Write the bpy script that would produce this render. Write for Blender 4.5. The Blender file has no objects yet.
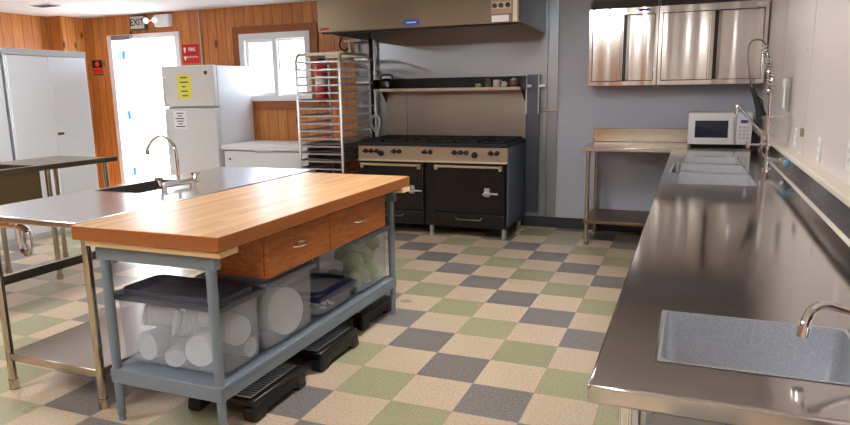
import bpy, bmesh, math, random
from mathutils import Vector, Matrix
random.seed(4)
C = bpy.context.scene.collection
PI = math.pi

# ------------------------------------------------------------------ materials
def srgb(r, g, b):
    f = lambda c: (c/255/12.92) if c/255 <= .04045 else ((c/255+.055)/1.055)**2.4
    return (f(r), f(g), f(b), 1)
MATS = {}
def mat(name, col=(200,200,200), rough=.5, metal=0, **kw):
    if name in MATS: return MATS[name]
    m = bpy.data.materials.new(name); m.use_nodes = True
    b = m.node_tree.nodes['Principled BSDF']
    b.inputs['Base Color'].default_value = srgb(*col)
    b.inputs['Roughness'].default_value = rough
    b.inputs['Metallic'].default_value = metal
    for k, v in kw.items():
        b.inputs[k.replace('_', ' ')].default_value = v
    MATS[name] = m
    return m
def nodes(m):
    nt = m.node_tree
    def N(t, **kw):
        n = nt.nodes.new(t)
        for k, v in kw.items(): setattr(n, k, v)
        return n
    return nt, N, nt.links.new, nt.nodes['Principled BSDF']
def math_node(N, L, op, a, b=None):
    n = N('ShaderNodeMath', operation=op)
    for i, v in enumerate((a, b)):
        if v is None: continue
        if isinstance(v, (int, float)): n.inputs[i].default_value = v
        else: L(v, n.inputs[i])
    return n.outputs[0]
def mixc(N, L, fac, a, b, blend='MIX'):
    n = N('ShaderNodeMix', data_type='RGBA', blend_type=blend)
    if isinstance(fac, (int, float)): n.inputs[0].default_value = fac
    else: L(fac, n.inputs[0])
    for i, v in ((6, a), (7, b)):
        if isinstance(v, tuple): n.inputs[i].default_value = v
        else: L(v, n.inputs[i])
    return n.outputs[2]

def steel(name, col=(196,192,188), rough=.2, scale=(1,1,1), wav=.0, brush=.05):
    """brushed stainless: fine streaks vary the roughness, slow noise gives the sheet its waviness"""
    m = mat(name, col, rough, 1.0)
    nt, N, L, b = nodes(m)
    tc = N('ShaderNodeTexCoord'); mp = N('ShaderNodeMapping'); mp.inputs['Scale'].default_value = scale
    L(tc.outputs['Object'], mp.inputs['Vector'])
    n = N('ShaderNodeTexNoise'); n.inputs['Scale'].default_value = 14; n.inputs['Detail'].default_value = 4
    L(mp.outputs[0], n.inputs['Vector'])
    r = N('ShaderNodeMapRange'); r.inputs['To Min'].default_value = max(.04, rough-brush); r.inputs['To Max'].default_value = rough+brush
    L(n.outputs['Fac'], r.inputs['Value']); L(r.outputs[0], b.inputs['Roughness'])
    if wav:
        w = N('ShaderNodeTexNoise'); w.inputs['Scale'].default_value = 2.2; w.inputs['Detail'].default_value = 1
        mw = N('ShaderNodeMapping'); mw.inputs['Scale'].default_value = (3,1,.12) if wav > .2 else (1,1,1); L(tc.outputs['Object'], mw.inputs[0]); L(mw.outputs[0], w.inputs['Vector'])
        bp = N('ShaderNodeBump'); bp.inputs['Strength'].default_value = wav; bp.inputs['Distance'].default_value = .05
        L(w.outputs['Fac'], bp.inputs['Height']); L(bp.outputs[0], b.inputs['Normal'])
    return m
ST_TOP = steel('worktop_steel', (200,196,194), .1, (2,30,2), .03, .035)
ST_ISL = steel('island_steel', (228,228,230), .2, (2,30,2), .02, .04)
ST_BASIN = steel('basin_steel', (214,220,230), .36, (6,6,6), .0, .07)
def speckle(m, a, b_):
    nt, N, L, b = nodes(m)
    tc = N('ShaderNodeTexCoord'); n = N('ShaderNodeTexNoise'); n.inputs['Scale'].default_value = 190; n.inputs['Detail'].default_value = 5; L(tc.outputs['Object'], n.inputs['Vector'])
    r = N('ShaderNodeMapRange'); r.inputs['From Min'].default_value = .42; r.inputs['From Max'].default_value = .62; L(n.outputs['Fac'], r.inputs['Value'])
    L(mixc(N, L, r.outputs[0], srgb(*a), srgb(*b_)), b.inputs['Base Color'])
    bp = N('ShaderNodeBump'); bp.inputs['Strength'].default_value = .02; bp.inputs['Distance'].default_value = .001; L(n.outputs['Fac'], bp.inputs['Height']); L(bp.outputs[0], b.inputs['Normal'])
speckle(ST_BASIN, (214,218,225), (229,232,238))
ST_PANEL = steel('panel_steel', (150,156,162), .35, (1,1,14), .10)
ST_HOOD = steel('hood_steel', (116,104,86), .36, (20,1,1), .08)
ST_CAB = steel('cabinet_steel', (202,196,190), .17, (20,2,1), .3)
ST_LEG = mat('leg_steel', (190,180,160), .25, 1.0)
CHROME = mat('chrome', (225,225,228), .08, 1.0)
ALU = mat('aluminium', (205,208,210), .38, 1.0)
ALU_DARK = mat('sheet_pan_metal', (150,146,140), .45, 1.0)
BLACK = mat('black_enamel', (8,7,9), .3)
BLACKM = mat('black_iron', (9,8,9), .65)
BLACKP = mat('black_plastic', (14,13,15), .4)
WHITE = mat('white_enamel', (226,228,230), .35)
WHITEP = mat('white_plastic', (236,237,238), .4)
FRIDGE = mat('fridge_enamel', (214,214,212), .4)
DOORW = mat('white_paint', (238,240,244), .5)
CABW = mat('locker_paint', (232,236,242), .28, .15)
GREY = mat('grey_paint', (118,129,140), .45)
GREYD = mat('dark_seam', (60,60,62), .6)
LIDG = mat('grey_lid', (74,76,86), .4)
LIDB = mat('blue_lid', (40,50,84), .4)
LIDC = mat('pale_grey_lid', (120,128,144), .4)
GRIP = mat('grip_pad', (214,220,228), .5)
BASEB = mat('baseboard_vinyl', (44,44,50), .5)
CREAM = mat('cream_ledge', (218,208,192), .55)
RED = mat('red_paint', (196,26,30), .4)
REDL = mat('red_label', (150,40,44), .5)
ORANGE = mat('orange_ink', (240,76,40), .5)
BLACKS = mat('black_sign', (18,18,22), .5)
BLUE = mat('blue_badge', (30,80,180), .4)
BLUEG = mat('blue_hinge', (90,120,180), .3, .6)
YELLOW = mat('yellow_paper', (232,226,96), .8)
PAPER = mat('white_paper', (236,236,234), .8)
INK = mat('dark_ink', (40,40,44), .8)
FOAM = mat('white_foam', (238,238,238), .6)
LIME = mat('lime_peel', (150,170,60), .5)
GREENV = mat('green_vegetable', (160,188,110), .6)
OFFW = mat('cream_pottery', (214,204,190), .5)
BROWN = mat('brown_pottery', (120,84,62), .5)
GLASSD = mat('microwave_glass', (34,38,60), .1)
DISPLAY = mat('blue_display', (60,40,150), .3)
BLUEK = mat('blue_knob', (130,180,215), .3)
RUBBER = mat('black_rubber', (20,20,22), .6)
BRICK = mat('pink_siding', (225,190,190), .8)
SIDING = mat('white_siding', (235,238,242), .8)
SNOW = mat('pale_gravel', (205,205,205), .9)
WIREL = mat('tan_trim', (190,176,140), .35, .6)

def plastic(name, col, dens):
    m = bpy.data.materials.new(name); m.use_nodes = True
    nt, N, L, b = nodes(m)
    b.inputs['Base Color'].default_value = srgb(*col); b.inputs['Roughness'].default_value = .25
    t = N('ShaderNodeBsdfTransparent'); t.inputs[0].default_value = (.94,.95,.97,1)
    mx = N('ShaderNodeMixShader'); mx.inputs[0].default_value = dens
    L(t.outputs[0], mx.inputs[1]); L(b.outputs[0], mx.inputs[2]); L(mx.outputs[0], nt.nodes['Material Output'].inputs[0])
    return m
CLEAR = plastic('clear_plastic', (222,228,236), .2)
BAG = plastic('plastic_bag', (235,238,242), .2)
PANE = plastic('window_glass', (230,240,250), .05)

def wood_wall(name):
    """tongue-and-groove knotty pine, boards run up the wall"""
    m = mat(name, (190,105,45), .42)
    nt, N, L, b = nodes(m)
    tc = N('ShaderNodeTexCoord'); s = N('ShaderNodeSeparateXYZ'); L(tc.outputs['Object'], s.inputs[0])
    u = math_node(N, L, 'ADD', s.outputs[0], s.outputs[1])
    u = math_node(N, L, 'DIVIDE', u, .135)
    idx = math_node(N, L, 'FLOOR', u); fr = math_node(N, L, 'FRACT', u)
    wn = N('ShaderNodeTexWhiteNoise', noise_dimensions='1D'); L(idx, wn.inputs['W'])
    cv = N('ShaderNodeCombineXYZ'); L(math_node(N, L, 'MULTIPLY', u, 1.0), cv.inputs[0]); L(math_node(N, L, 'MULTIPLY', idx, 3.7), cv.inputs[1])
    L(math_node(N, L, 'MULTIPLY', s.outputs[2], .6), cv.inputs[2])
    gr = N('ShaderNodeTexNoise'); gr.inputs['Scale'].default_value = 5; gr.inputs['Detail'].default_value = 6; gr.inputs['Distortion'].default_value = 1.2
    L(cv.outputs[0], gr.inputs['Vector'])
    cr = N('ShaderNodeValToRGB'); e = cr.color_ramp.elements
    e[0].position = .25; e[0].color = srgb(178,106,48); e[1].position = .75; e[1].color = srgb(222,154,84)
    L(gr.outputs['Fac'], cr.inputs[0])
    c = mixc(N, L, math_node(N, L, 'MULTIPLY', wn.outputs['Value'], .45), cr.outputs[0], srgb(170,94,42))
    # knots
    kv = N('ShaderNodeCombineXYZ'); L(u, kv.inputs[0]); L(math_node(N, L, 'MULTIPLY', s.outputs[2], 3.2), kv.inputs[2])
    vo = N('ShaderNodeTexVoronoi'); vo.inputs['Scale'].default_value = .8; L(kv.outputs[0], vo.inputs['Vector'])
    k = N('ShaderNodeMapRange'); k.inputs['From Min'].default_value = .09; k.inputs['From Max'].default_value = .16
    k.inputs['To Min'].default_value = .85; k.inputs['To Max'].default_value = 0; L(vo.outputs['Distance'], k.inputs['Value'])
    c = mixc(N, L, k.outputs[0], c, srgb(70,30,12))
    g = math_node(N, L, 'LESS_THAN', fr, .055)
    c = mixc(N, L, math_node(N, L, 'MULTIPLY', g, .75), c, srgb(64,28,10))
    L(c, b.inputs['Base Color'])
    return m
PINE = wood_wall('knotty_pine')
TRIMW = mat('brown_trim', (150,84,38), .45)

def butcher_mat():
    m = mat('butcher_block', (215,145,80), .3)
    nt, N, L, b = nodes(m)
    tc = N('ShaderNodeTexCoord'); s = N('ShaderNodeSeparateXYZ'); L(tc.outputs['Object'], s.inputs[0])
    u = math_node(N, L, 'DIVIDE', s.outputs[0], .042); idx = math_node(N, L, 'FLOOR', u)
    w1 = N('ShaderNodeTexWhiteNoise', noise_dimensions='1D'); L(idx, w1.inputs['W'])
    v = math_node(N, L, 'ADD', math_node(N, L, 'DIVIDE', s.outputs[1], .62), math_node(N, L, 'MULTIPLY', w1.outputs['Value'], 7.3))
    w2 = N('ShaderNodeTexWhiteNoise', noise_dimensions='2D')
    cv = N('ShaderNodeCombineXYZ'); L(idx, cv.inputs[0]); L(math_node(N, L, 'FLOOR', v), cv.inputs[1]); L(cv.outputs[0], w2.inputs['Vector'])
    cr = N('ShaderNodeValToRGB'); e = cr.color_ramp.elements
    e[0].position = 0; e[0].color = srgb(188,138,88); e[1].position = 1; e[1].color = srgb(222,186,138)
    L(w2.outputs['Value'], cr.inputs[0])
    mp = N('ShaderNodeMapping'); mp.inputs['Scale'].default_value = (30,1.5,30); L(tc.outputs['Object'], mp.inputs[0])
    n = N('ShaderNodeTexNoise'); n.inputs['Scale'].default_value = 3; n.inputs['Detail'].default_value = 6; L(mp.outputs[0], n.inputs['Vector'])
    c = mixc(N, L, math_node(N, L, 'MULTIPLY', n.outputs['Fac'], .35), cr.outputs[0], srgb(178,124,70))
    # faces that do not point up get a darker brown than the top
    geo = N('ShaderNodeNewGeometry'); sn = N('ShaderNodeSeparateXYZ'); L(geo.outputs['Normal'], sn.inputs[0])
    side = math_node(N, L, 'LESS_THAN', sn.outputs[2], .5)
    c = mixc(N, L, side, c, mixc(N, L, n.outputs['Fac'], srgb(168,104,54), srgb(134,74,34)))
    L(c, b.inputs['Base Color'])
    return m
BUTCHER = butcher_mat()
def drawer_mat():
    m = mat('drawer_wood', (176,92,38), .38)
    nt, N, L, b = nodes(m)
    tc = N('ShaderNodeTexCoord'); mp = N('ShaderNodeMapping'); mp.inputs['Scale'].default_value = (6,2,14); L(tc.outputs['Object'], mp.inputs[0])
    n = N('ShaderNodeTexNoise'); n.inputs['Scale'].default_value = 3; n.inputs['Detail'].default_value = 5; n.inputs['Distortion'].default_value = 1.5; L(mp.outputs[0], n.inputs['Vector'])
    cr = N('ShaderNodeValToRGB'); e = cr.color_ramp.elements
    e[0].position = .3; e[0].color = srgb(138,76,32); e[1].position = .7; e[1].color = srgb(182,108,52)
    L(n.outputs['Fac'], cr.inputs[0]); L(cr.outputs[0], b.inputs['Base Color'])
    return m
DRAWERW = drawer_mat()
PLY = mat('pale_board', (222,190,140), .6)

def floor_mat():
    m = mat('vinyl_tiles', (200,175,145), .33)
    nt, N, L, b = nodes(m)
    tc = N('ShaderNodeTexCoord'); s = N('ShaderNodeSeparateXYZ'); L(tc.outputs['Object'], s.inputs[0])
    i = math_node(N, L, 'DIVIDE', s.outputs[0], .3048); j = math_node(N, L, 'DIVIDE', s.outputs[1], .3048)
    fi = math_node(N, L, 'FLOOR', i); fj = math_node(N, L, 'FLOOR', j)
    sm = math_node(N, L, 'ADD', math_node(N, L, 'ADD', fi, fj), 400)
    md = math_node(N, L, 'MODULO', sm, 4)
    is1 = math_node(N, L, 'COMPARE', md, 1); is3 = math_node(N, L, 'COMPARE', md, 3)
    for q in (is1, is3): q.node.inputs[2].default_value = .1
    sp = N('ShaderNodeTexNoise'); sp.inputs['Scale'].default_value = 90; sp.inputs['Detail'].default_value = 3; L(tc.outputs['Object'], sp.inputs['Vector'])
    big = N('ShaderNodeTexNoise'); big.inputs['Scale'].default_value = 1.3; big.inputs['Detail'].default_value = 3; L(tc.outputs['Object'], big.inputs['Vector'])
    w = N('ShaderNodeTexWhiteNoise', noise_dimensions='2D'); cv = N('ShaderNodeCombineXYZ'); L(fi, cv.inputs[0]); L(fj, cv.inputs[1]); L(cv.outputs[0], w.inputs['Vector'])
    f = N('ShaderNodeMapRange'); f.inputs['From Min'].default_value = .35; f.inputs['From Max'].default_value = .65; L(sp.outputs['Fac'], f.inputs['Value'])
    beige = mixc(N, L, f.outputs[0], srgb(190,168,142), srgb(214,194,168))
    green = mixc(N, L, f.outputs[0], srgb(148,147,112), srgb(170,167,133))
    grey = mixc(N, L, f.outputs[0], srgb(108,103,100), srgb(142,137,133))
    c = mixc(N, L, is1, beige, green); c = mixc(N, L, is3, c, grey)
    h = N('ShaderNodeHueSaturation'); L(c, h.inputs['Color'])
    vv = N('ShaderNodeMapRange'); vv.inputs['To Min'].default_value = .92; vv.inputs['To Max'].default_value = 1.06; L(w.outputs['Value'], vv.inputs['Value']); L(vv.outputs[0], h.inputs['Value'])
    # thin joints
    fx = math_node(N, L, 'FRACT', i); fy = math_node(N, L, 'FRACT', j)
    jt = math_node(N, L, 'MAXIMUM', math_node(N, L, 'LESS_THAN', fx, .007), math_node(N, L, 'LESS_THAN', fy, .007))
    c = mixc(N, L, math_node(N, L, 'MULTIPLY', jt, .4), h.outputs[0], srgb(90,80,66))
    L(c, b.inputs['Base Color'])
    r = N('ShaderNodeMapRange'); r.inputs['To Min'].default_value = .2; r.inputs['To Max'].default_value = .42; L(big.outputs['Fac'], r.inputs['Value']); L(r.outputs[0], b.inputs['Roughness'])
    return m
FLOOR = floor_mat()

def wall_panel_mat(name, col, seam):
    m = mat(name, col, .32)
    nt, N, L, b = nodes(m)
    tc = N('ShaderNodeTexCoord')
    n = N('ShaderNodeTexNoise'); n.inputs['Scale'].default_value = 45; L(tc.outputs['Object'], n.inputs['Vector'])
    bp = N('ShaderNodeBump'); bp.inputs['Strength'].default_value = .06; L(n.outputs['Fac'], bp.inputs['Height']); L(bp.outputs[0], b.inputs['Normal'])
    return m
FRPW = wall_panel_mat('wall_board_white', (182,186,200), 1.2)
FRPR = wall_panel_mat('wall_board_cream', (214,206,202), 1.2)
CEIL = mat('ceiling_paint', (246,246,248), .8)
SEAM = mat('panel_seam', (206,200,198), .4)
LAMP = mat('lamp_diffuser', (255,255,255), .5)
LAMP.node_tree.nodes['Principled BSDF'].inputs['Emission Color'].default_value = (1,.985,.975,1)
LAMP.node_tree.nodes['Principled BSDF'].inputs['Emission Strength'].default_value = 32
EML = mat('emergency_lamp', (255,255,250), .2)
EML.node_tree.nodes['Principled BSDF'].inputs['Emission Color'].default_value = (1,1,1,1)
EML.node_tree.nodes['Principled BSDF'].inputs['Emission Strength'].default_value = .2

# ------------------------------------------------------------------ mesh helpers
ROOTLOC = {}
class MB:
    """collects shapes in room coordinates, then becomes ONE mesh object"""
    def __init__(s): s.bm = bmesh.new()
    def box(s, x0, x1, y0, y1, z0, z1):
        r = bmesh.ops.create_cube(s.bm, size=1)
        for v in r['verts']:
            v.co = Vector(((x0+x1)/2 + v.co.x*(x1-x0), (y0+y1)/2 + v.co.y*(y1-y0), (z0+z1)/2 + v.co.z*(z1-z0)))
        return s
    def cyl(s, a, b, r, r2=None, n=16, cap=True):
        a, b = Vector(a), Vector(b); d = b-a
        q = d.to_track_quat('Z', 'Y').to_matrix().to_4x4()
        res = bmesh.ops.create_cone(s.bm, cap_ends=cap, segments=n, radius1=r, radius2=r if r2 is None else r2, depth=d.length)
        M = Matrix.Translation((a+b)/2) @ q
        for v in res['verts']: v.co = M @ v.co
        return s
    def sph(s, c, r, sc=(1,1,1), n=12):
        res = bmesh.ops.create_uvsphere(s.bm, u_segments=n, v_segments=max(6, n//2+2), radius=r)
        for v in res['verts']: v.co = Vector(c) + Vector((v.co.x*sc[0], v.co.y*sc[1], v.co.z*sc[2]))
        return s
    def tube(s, pts, r, n=8, smooth=0):
        P = [Vector(p) for p in pts]
        if smooth:
            Q = []
            for i in range(len(P)-1):
                p0, p1, p2, p3 = P[max(i-1,0)], P[i], P[i+1], P[min(i+2,len(P)-1)]
                for k in range(smooth):
                    t = k/smooth
                    Q.append(.5*((2*p1)+(p2-p0)*t+(2*p0-5*p1+4*p2-p3)*t*t+(3*p1-p0-3*p2+p3)*t**3))
            P = Q+[P[-1]]
        rings = []; up = None
        for i, p in enumerate(P):
            t = (P[min(i+1,len(P)-1)]-P[max(i-1,0)]).normalized()
            if up is None: up = t.orthogonal().normalized()
            up = (up - t*up.dot(t)).normalized(); side = t.cross(up)
            rings.append([s.bm.verts.new(p + (up*math.cos(2*PI*k/n) + side*math.sin(2*PI*k/n))*r) for k in range(n)])
        for a, b in zip(rings, rings[1:]):
            for k in range(n): s.bm.faces.new((a[k], a[(k+1)%n], b[(k+1)%n], b[k]))
        s.bm.faces.new(rings[0][::-1]); s.bm.faces.new(rings[-1])
        return s
    def lathe(s, prof, o, axis=(0,0,1), n=28):
        q = Vector(axis).to_track_quat('Z', 'Y').to_matrix(); o = Vector(o); rings = []
        for r, z in prof:
            rings.append([s.bm.verts.new(o + q @ Vector((r*math.cos(2*PI*k/n), r*math.sin(2*PI*k/n), z))) for k in range(n)])
        for a, b in zip(rings, rings[1:]):
            for k in range(n): s.bm.faces.new((a[k], a[(k+1)%n], b[(k+1)%n], b[k]))
        s.bm.faces.new(rings[0][::-1]); s.bm.faces.new(rings[-1])
        return s
    def prism(s, pts, vec):
        a = [s.bm.verts.new(Vector(p)) for p in pts]; b = [s.bm.verts.new(Vector(p)+Vector(vec)) for p in pts]; n = len(a)
        s.bm.faces.new(a[::-1]); s.bm.faces.new(b)
        for k in range(n): s.bm.faces.new((a[k], a[(k+1)%n], b[(k+1)%n], b[k]))
        return s
    def slab(s, u, v, w, holes, axes='xyz'):
        """solid slab over u x v, thick w, with rectangular holes; axes gives which room axis u, v, w are"""
        us = sorted(set([u[0],u[1]]+[h[0] for h in holes]+[h[1] for h in holes])); vs = sorted(set([v[0],v[1]]+[h[2] for h in holes]+[h[3] for h in holes]))
        ix = ['xyz'.index(a) for a in axes]
        def P(a, b, c):
            q = [0,0,0]; q[ix[0]], q[ix[1]], q[ix[2]] = a, b, c; return s.bm.verts.new(q)
        def keep(i, j):
            if i < 0 or j < 0 or i >= len(us)-1 or j >= len(vs)-1: return False
            cu, cv = (us[i]+us[i+1])/2, (vs[j]+vs[j+1])/2
            return not any(h[0] < cu < h[1] and h[2] < cv < h[3] for h in holes)
        F = s.bm.faces.new
        for i in range(len(us)-1):
            for j in range(len(vs)-1):
                if not keep(i, j): continue
                a, b, c, d = us[i], us[i+1], vs[j], vs[j+1]
                for z in w: F((P(a,c,z), P(b,c,z), P(b,d,z), P(a,d,z)))
                if not keep(i-1,j): F((P(a,c,w[0]), P(a,d,w[0]), P(a,d,w[1]), P(a,c,w[1])))
                if not keep(i+1,j): F((P(b,c,w[0]), P(b,d,w[0]), P(b,d,w[1]), P(b,c,w[1])))
                if not keep(i,j-1): F((P(a,c,w[0]), P(b,c,w[0]), P(b,c,w[1]), P(a,c,w[1])))
                if not keep(i,j+1): F((P(a,d,w[0]), P(b,d,w[0]), P(b,d,w[1]), P(a,d,w[1])))
        return s
    def tub(s, x0, x1, y0, y1, ztop, zbot, r=.03, inset=.02, th=.004, flange=.012, outer=None):
        """open rounded-corner tub with a real wall thickness; inside surface is x0..x1, y0..y1 at the top"""
        def loop(a, b, c, d, r, z):
            pts = []
            for cx, cy, t0 in ((b-r,d-r,0),(a+r,d-r,90),(a+r,c+r,180),(b-r,c+r,270)):
                for k in range(5):
                    t = math.radians(t0+k*22.5); pts.append(s.bm.verts.new((cx+r*math.cos(t), cy+r*math.sin(t), z)))
            return pts
        L = []
        if flange: L.append(loop(x0-flange, x1+flange, y0-flange, y1+flange, .002 if outer is None else outer, ztop))
        L.append(loop(x0, x1, y0, y1, r, ztop))
        rb = max(r, .03)
        L.append(loop(x0+inset*.9, x1-inset*.9, y0+inset*.9, y1-inset*.9, rb, zbot+.03))
        L.append(loop(x0+inset+.03, x1-inset-.03, y0+inset+.03, y1-inset-.03, rb, zbot))
        # outside
        L.append(loop(x0+inset+.03, x1-inset-.03, y0+inset+.03, y1-inset-.03, rb, zbot-th))
        L.append(loop(x0+inset*.9-th, x1-inset*.9+th, y0+inset*.9-th, y1-inset*.9+th, rb+th, zbot+.03-th))
        L.append(loop(x0-th, x1+th, y0-th, y1+th, r+th, ztop-th))
        if flange: L.append(loop(x0-flange, x1+flange, y0-flange, y1+flange, .002 if outer is None else outer, ztop-th))
        n = 20
        for i, (a, b) in enumerate(zip(L, L[1:])):
            if a is L[3 if flange else 2]: continue
            for k in range(n): s.bm.faces.new((a[k], a[(k+1)%n], b[(k+1)%n], b[k]))
        a, b = L[-1], L[0]
        for k in range(n): s.bm.faces.new((a[k], a[(k+1)%n], b[(k+1)%n], b[k]))
        i = 3 if flange else 2
        s.bm.faces.new(L[i]); s.bm.faces.new(L[i+1][::-1])
        return s
    def build(s, name, material, parent=None, bevel=0, local=False):
        bmesh.ops.remove_doubles(s.bm, verts=s.bm.verts, dist=1e-5)
        bmesh.ops.recalc_face_normals(s.bm, faces=s.bm.faces)
        me = bpy.data.meshes.new(name)
        off = Vector((0,0,0))
        if parent is not None and not local: off = ROOTLOC[parent.name]
        if parent is None and not local:
            xs = [v.co for v in s.bm.verts]
            off = Vector(((min(v.x for v in xs)+max(v.x for v in xs))/2, (min(v.y for v in xs)+max(v.y for v in xs))/2, min(v.z for v in xs)))
            if material in (FLOOR, PINE): off = Vector((0,0,0))
        for v in s.bm.verts: v.co -= off
        s.bm.to_mesh(me); s.bm.free()
        me.materials.append(material)
        me.polygons.foreach_set('use_smooth', [True]*len(me.polygons))
        me.set_sharp_from_angle(angle=math.radians(35))
        o = bpy.data.objects.new(name, me); C.objects.link(o)
        if parent is not None: o.parent = parent; ROOTLOC[o.name] = off
        else: o.location = off; ROOTLOC[o.name] = off
        if bevel:
            md = o.modifiers.new('bevel', 'BEVEL'); md.width = bevel; md.segments = 2; md.limit_method = 'ANGLE'; md.angle_limit = math.radians(40)
        return o
def B(*a): return MB().box(*a)
def tag(o, label, cat, group=None):
    o['label'] = label; o['category'] = cat
    if group: o['group'] = group
    return o
def thing(name, loc, label, cat, group=None):
    o = bpy.data.objects.new(name, None); C.objects.link(o); o.location = loc; o.empty_display_size = .1
    ROOTLOC[o.name] = Vector(loc)
    return tag(o, label, cat, group)
def struct(name, mb, m, bevel=0):
    o = mb.build(name, m, None, bevel); o['kind'] = 'structure'; return o
def copy_tree(o, loc=None, rot=None, label=None, parent=None):
    c = o.copy(); C.objects.link(c)
    if parent: c.parent = parent
    if loc is not None: c.location = loc
    if rot is not None: c.rotation_euler = rot
    if label: c['label'] = label
    ROOTLOC[c.name] = ROOTLOC.get(o.name, Vector((0,0,0)))
    for ch in list(o.children): copy_tree(ch, parent=c)
    return c
def text(name, body, loc, size, m, parent, rot=(PI/2,0,0), align='CENTER'):
    cu = bpy.data.curves.new(name, 'FONT'); cu.body = body; cu.size = size; cu.extrude = .0006; cu.align_x = align; cu.align_y = 'CENTER'; cu.offset = size*.012
    tmp = bpy.data.objects.new(name, cu); C.objects.link(tmp)
    bpy.context.view_layer.update()
    me = bpy.data.meshes.new_from_object(tmp.evaluated_get(bpy.context.evaluated_depsgraph_get()))
    bpy.data.objects.remove(tmp); me.materials.clear(); me.materials.append(m)
    o = bpy.data.objects.new(name, me); C.objects.link(o); o.parent = parent
    o.location = Vector(loc) - ROOTLOC[parent.name]; o.rotation_euler = rot
    return o

# ------------------------------------------------------------------ room shell
XL, XR, YB, YF, H = -6.85, 1.5, 3.8, -5.6, 2.43
struct('floor', B(XL-.2, XR+.2, YF-.2, YB+.2, -.1, 0), FLOOR)
struct('ceiling', B(XL-.2, XR+.2, YF-.2, YB+.2, H, H+.1), CEIL)
DX0, DX1, DZ = -6.18, -5.09, 2.14
WX0, WX1, WZ0, WZ1 = -4.13, -3.16, 1.33, 2.11
struct('wall_back', MB().slab((XL-.2, -2.56), (0, H), (YB, YB+.14), [(DX0, DX1, 0, DZ), (WX0, WX1, WZ0, WZ1)], 'xzy'), PINE)
struct('wall_back_kitchen', B(-2.56, XR+.2, YB, YB+.14, 0, H), FRPW)
struct('wall_left', B(XL-.2, XL, YF, YB, 0, H), PINE)
struct('wall_left_chase', B(XL, -6.6, 3.43, YB, 0, H), PINE)
struct('wall_right', B(XR, XR+.2, YF, YB, 0, H), FRPR)
struct('wall_front', B(-.9, XR+.2, YF-.2, YF, 0, H), FRPR)
struct('wall_front_left', B(XL-.2, -.9, YF-.2, YF, 0, H), PINE)
# vertical joint strips of the right wall boards and the back wall
for n, y in enumerate((1.15, 2.37, -.07, -1.3)):
    struct('trim_%d' % (n+1), B(XR-.001, XR, y-.012, y+.012, 1.04, H), SEAM)
struct('trim_5', B(.34, .37, YB-.004, YB, .11, H), FRPW)
struct('baseboard_back', B(-2.37, XR, YB-.014, YB, 0, .11), BASEB, .003)
struct('baseboard_back_left', B(-5.0, -2.56, YB-.02, YB, 0, .1), TRIMW, .003)
struct('baseboard_right', B(XR-.014, XR, YF, YB-.014, 0, .11), BASEB, .003)
struct('trim_6', B(1.436, XR, -4.2, YB, 1.02, 1.048), CREAM, .006)

# door: white steel door standing open outwards, full-height, with frame, hinges and closer
d = bpy.data.objects.new('door_1', None); C.objects.link(d); d.location = (-5.62, YB, 0); d['kind'] = 'structure'; ROOTLOC['door_1'] = Vector((-5.62, YB, 0))
fr = MB().slab((DX0-.05, DX1+.05), (0, DZ+.05), (YB-.025, YB+.15), [(DX0+.025, DX1-.02, -.01, DZ-.01)], 'xzy')
fr.build('door_frame', DOORW, d, .004)
B(-6.165, -6.12, YB+.16, YB+1.2, .02, DZ-.03).build('door_leaf', DOORW, d, .003)
for z in (.39, 1.16, 1.95):
    MB().box(-6.158, -6.148, YB+.06, YB+.145, z-.05, z+.05).cyl((-6.145, YB+.152, z-.055), (-6.145, YB+.152, z+.055), .012).build('hinge', BLUEG, d)
c = MB().box(-6.10, -5.78, YB-.08, YB-.025, DZ-.02, DZ+.04).build('door_closer', mat('closer_grey', (150,150,158), .4, .5), d, .004)
MB().tube([(-5.9, YB-.06, DZ-.02), (-5.9, YB-.06, DZ-.04), (-6.06, YB+.25, DZ-.05)], .009).build('closer_arm', ALU, d)

# window: white vinyl slider in a brown wooden casing
w = bpy.data.objects.new('window_1', None); C.objects.link(w); w.location = (-3.64, YB, WZ0); w['kind'] = 'structure'; ROOTLOC['window_1'] = Vector((-3.64, YB, WZ0))
f = .07
MB().slab((WX0-.1, WX1+.1), (WZ0-.1, WZ1+.09), (YB-.025, YB), [(WX0-.005, WX1+.005, WZ0-.005, WZ1+.005)], 'xzy').build('window_casing', TRIMW, w, .004)
MB().slab((WX0-.004, WX1+.004), (WZ0-.004, WZ1+.004), (YB-.035, YB+.09), [(WX0+f, WX1-f, WZ0+f-.01, WZ1-f)], 'xzy').build('window_frame', WHITEP, w, .004)
xm = -3.655
MB().box(xm-.03, xm+.03, YB+.0, YB+.06, WZ0+f-.01, WZ1-f).build('mullion', WHITEP, w, .003)
MB().slab((WX0+f, xm-.03), (WZ0+f-.01, WZ1-f), (YB+.01, YB+.05), [(WX0+f+.035, xm-.045, WZ0+f+.03, WZ1-f-.03)], 'xzy').build('sash', WHITEP, w, .003)
MB().slab((xm+.03, WX1-f), (WZ0+f-.01, WZ1-f), (YB+.03, YB+.07), [(xm+.045, WX1-f-.02, WZ0+f+.015, WZ1-f-.02)], 'xzy').build('sash', WHITEP, w, .003)
B(WX0+f+.035, xm-.045, YB+.028, YB+.032, WZ0+f+.03, WZ1-f-.03).build('pane', PANE, w)
B(xm+.045, WX1-f-.02, YB+.048, YB+.052, WZ0+f+.015, WZ1-f-.02).build('pane', PANE, w)

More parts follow.
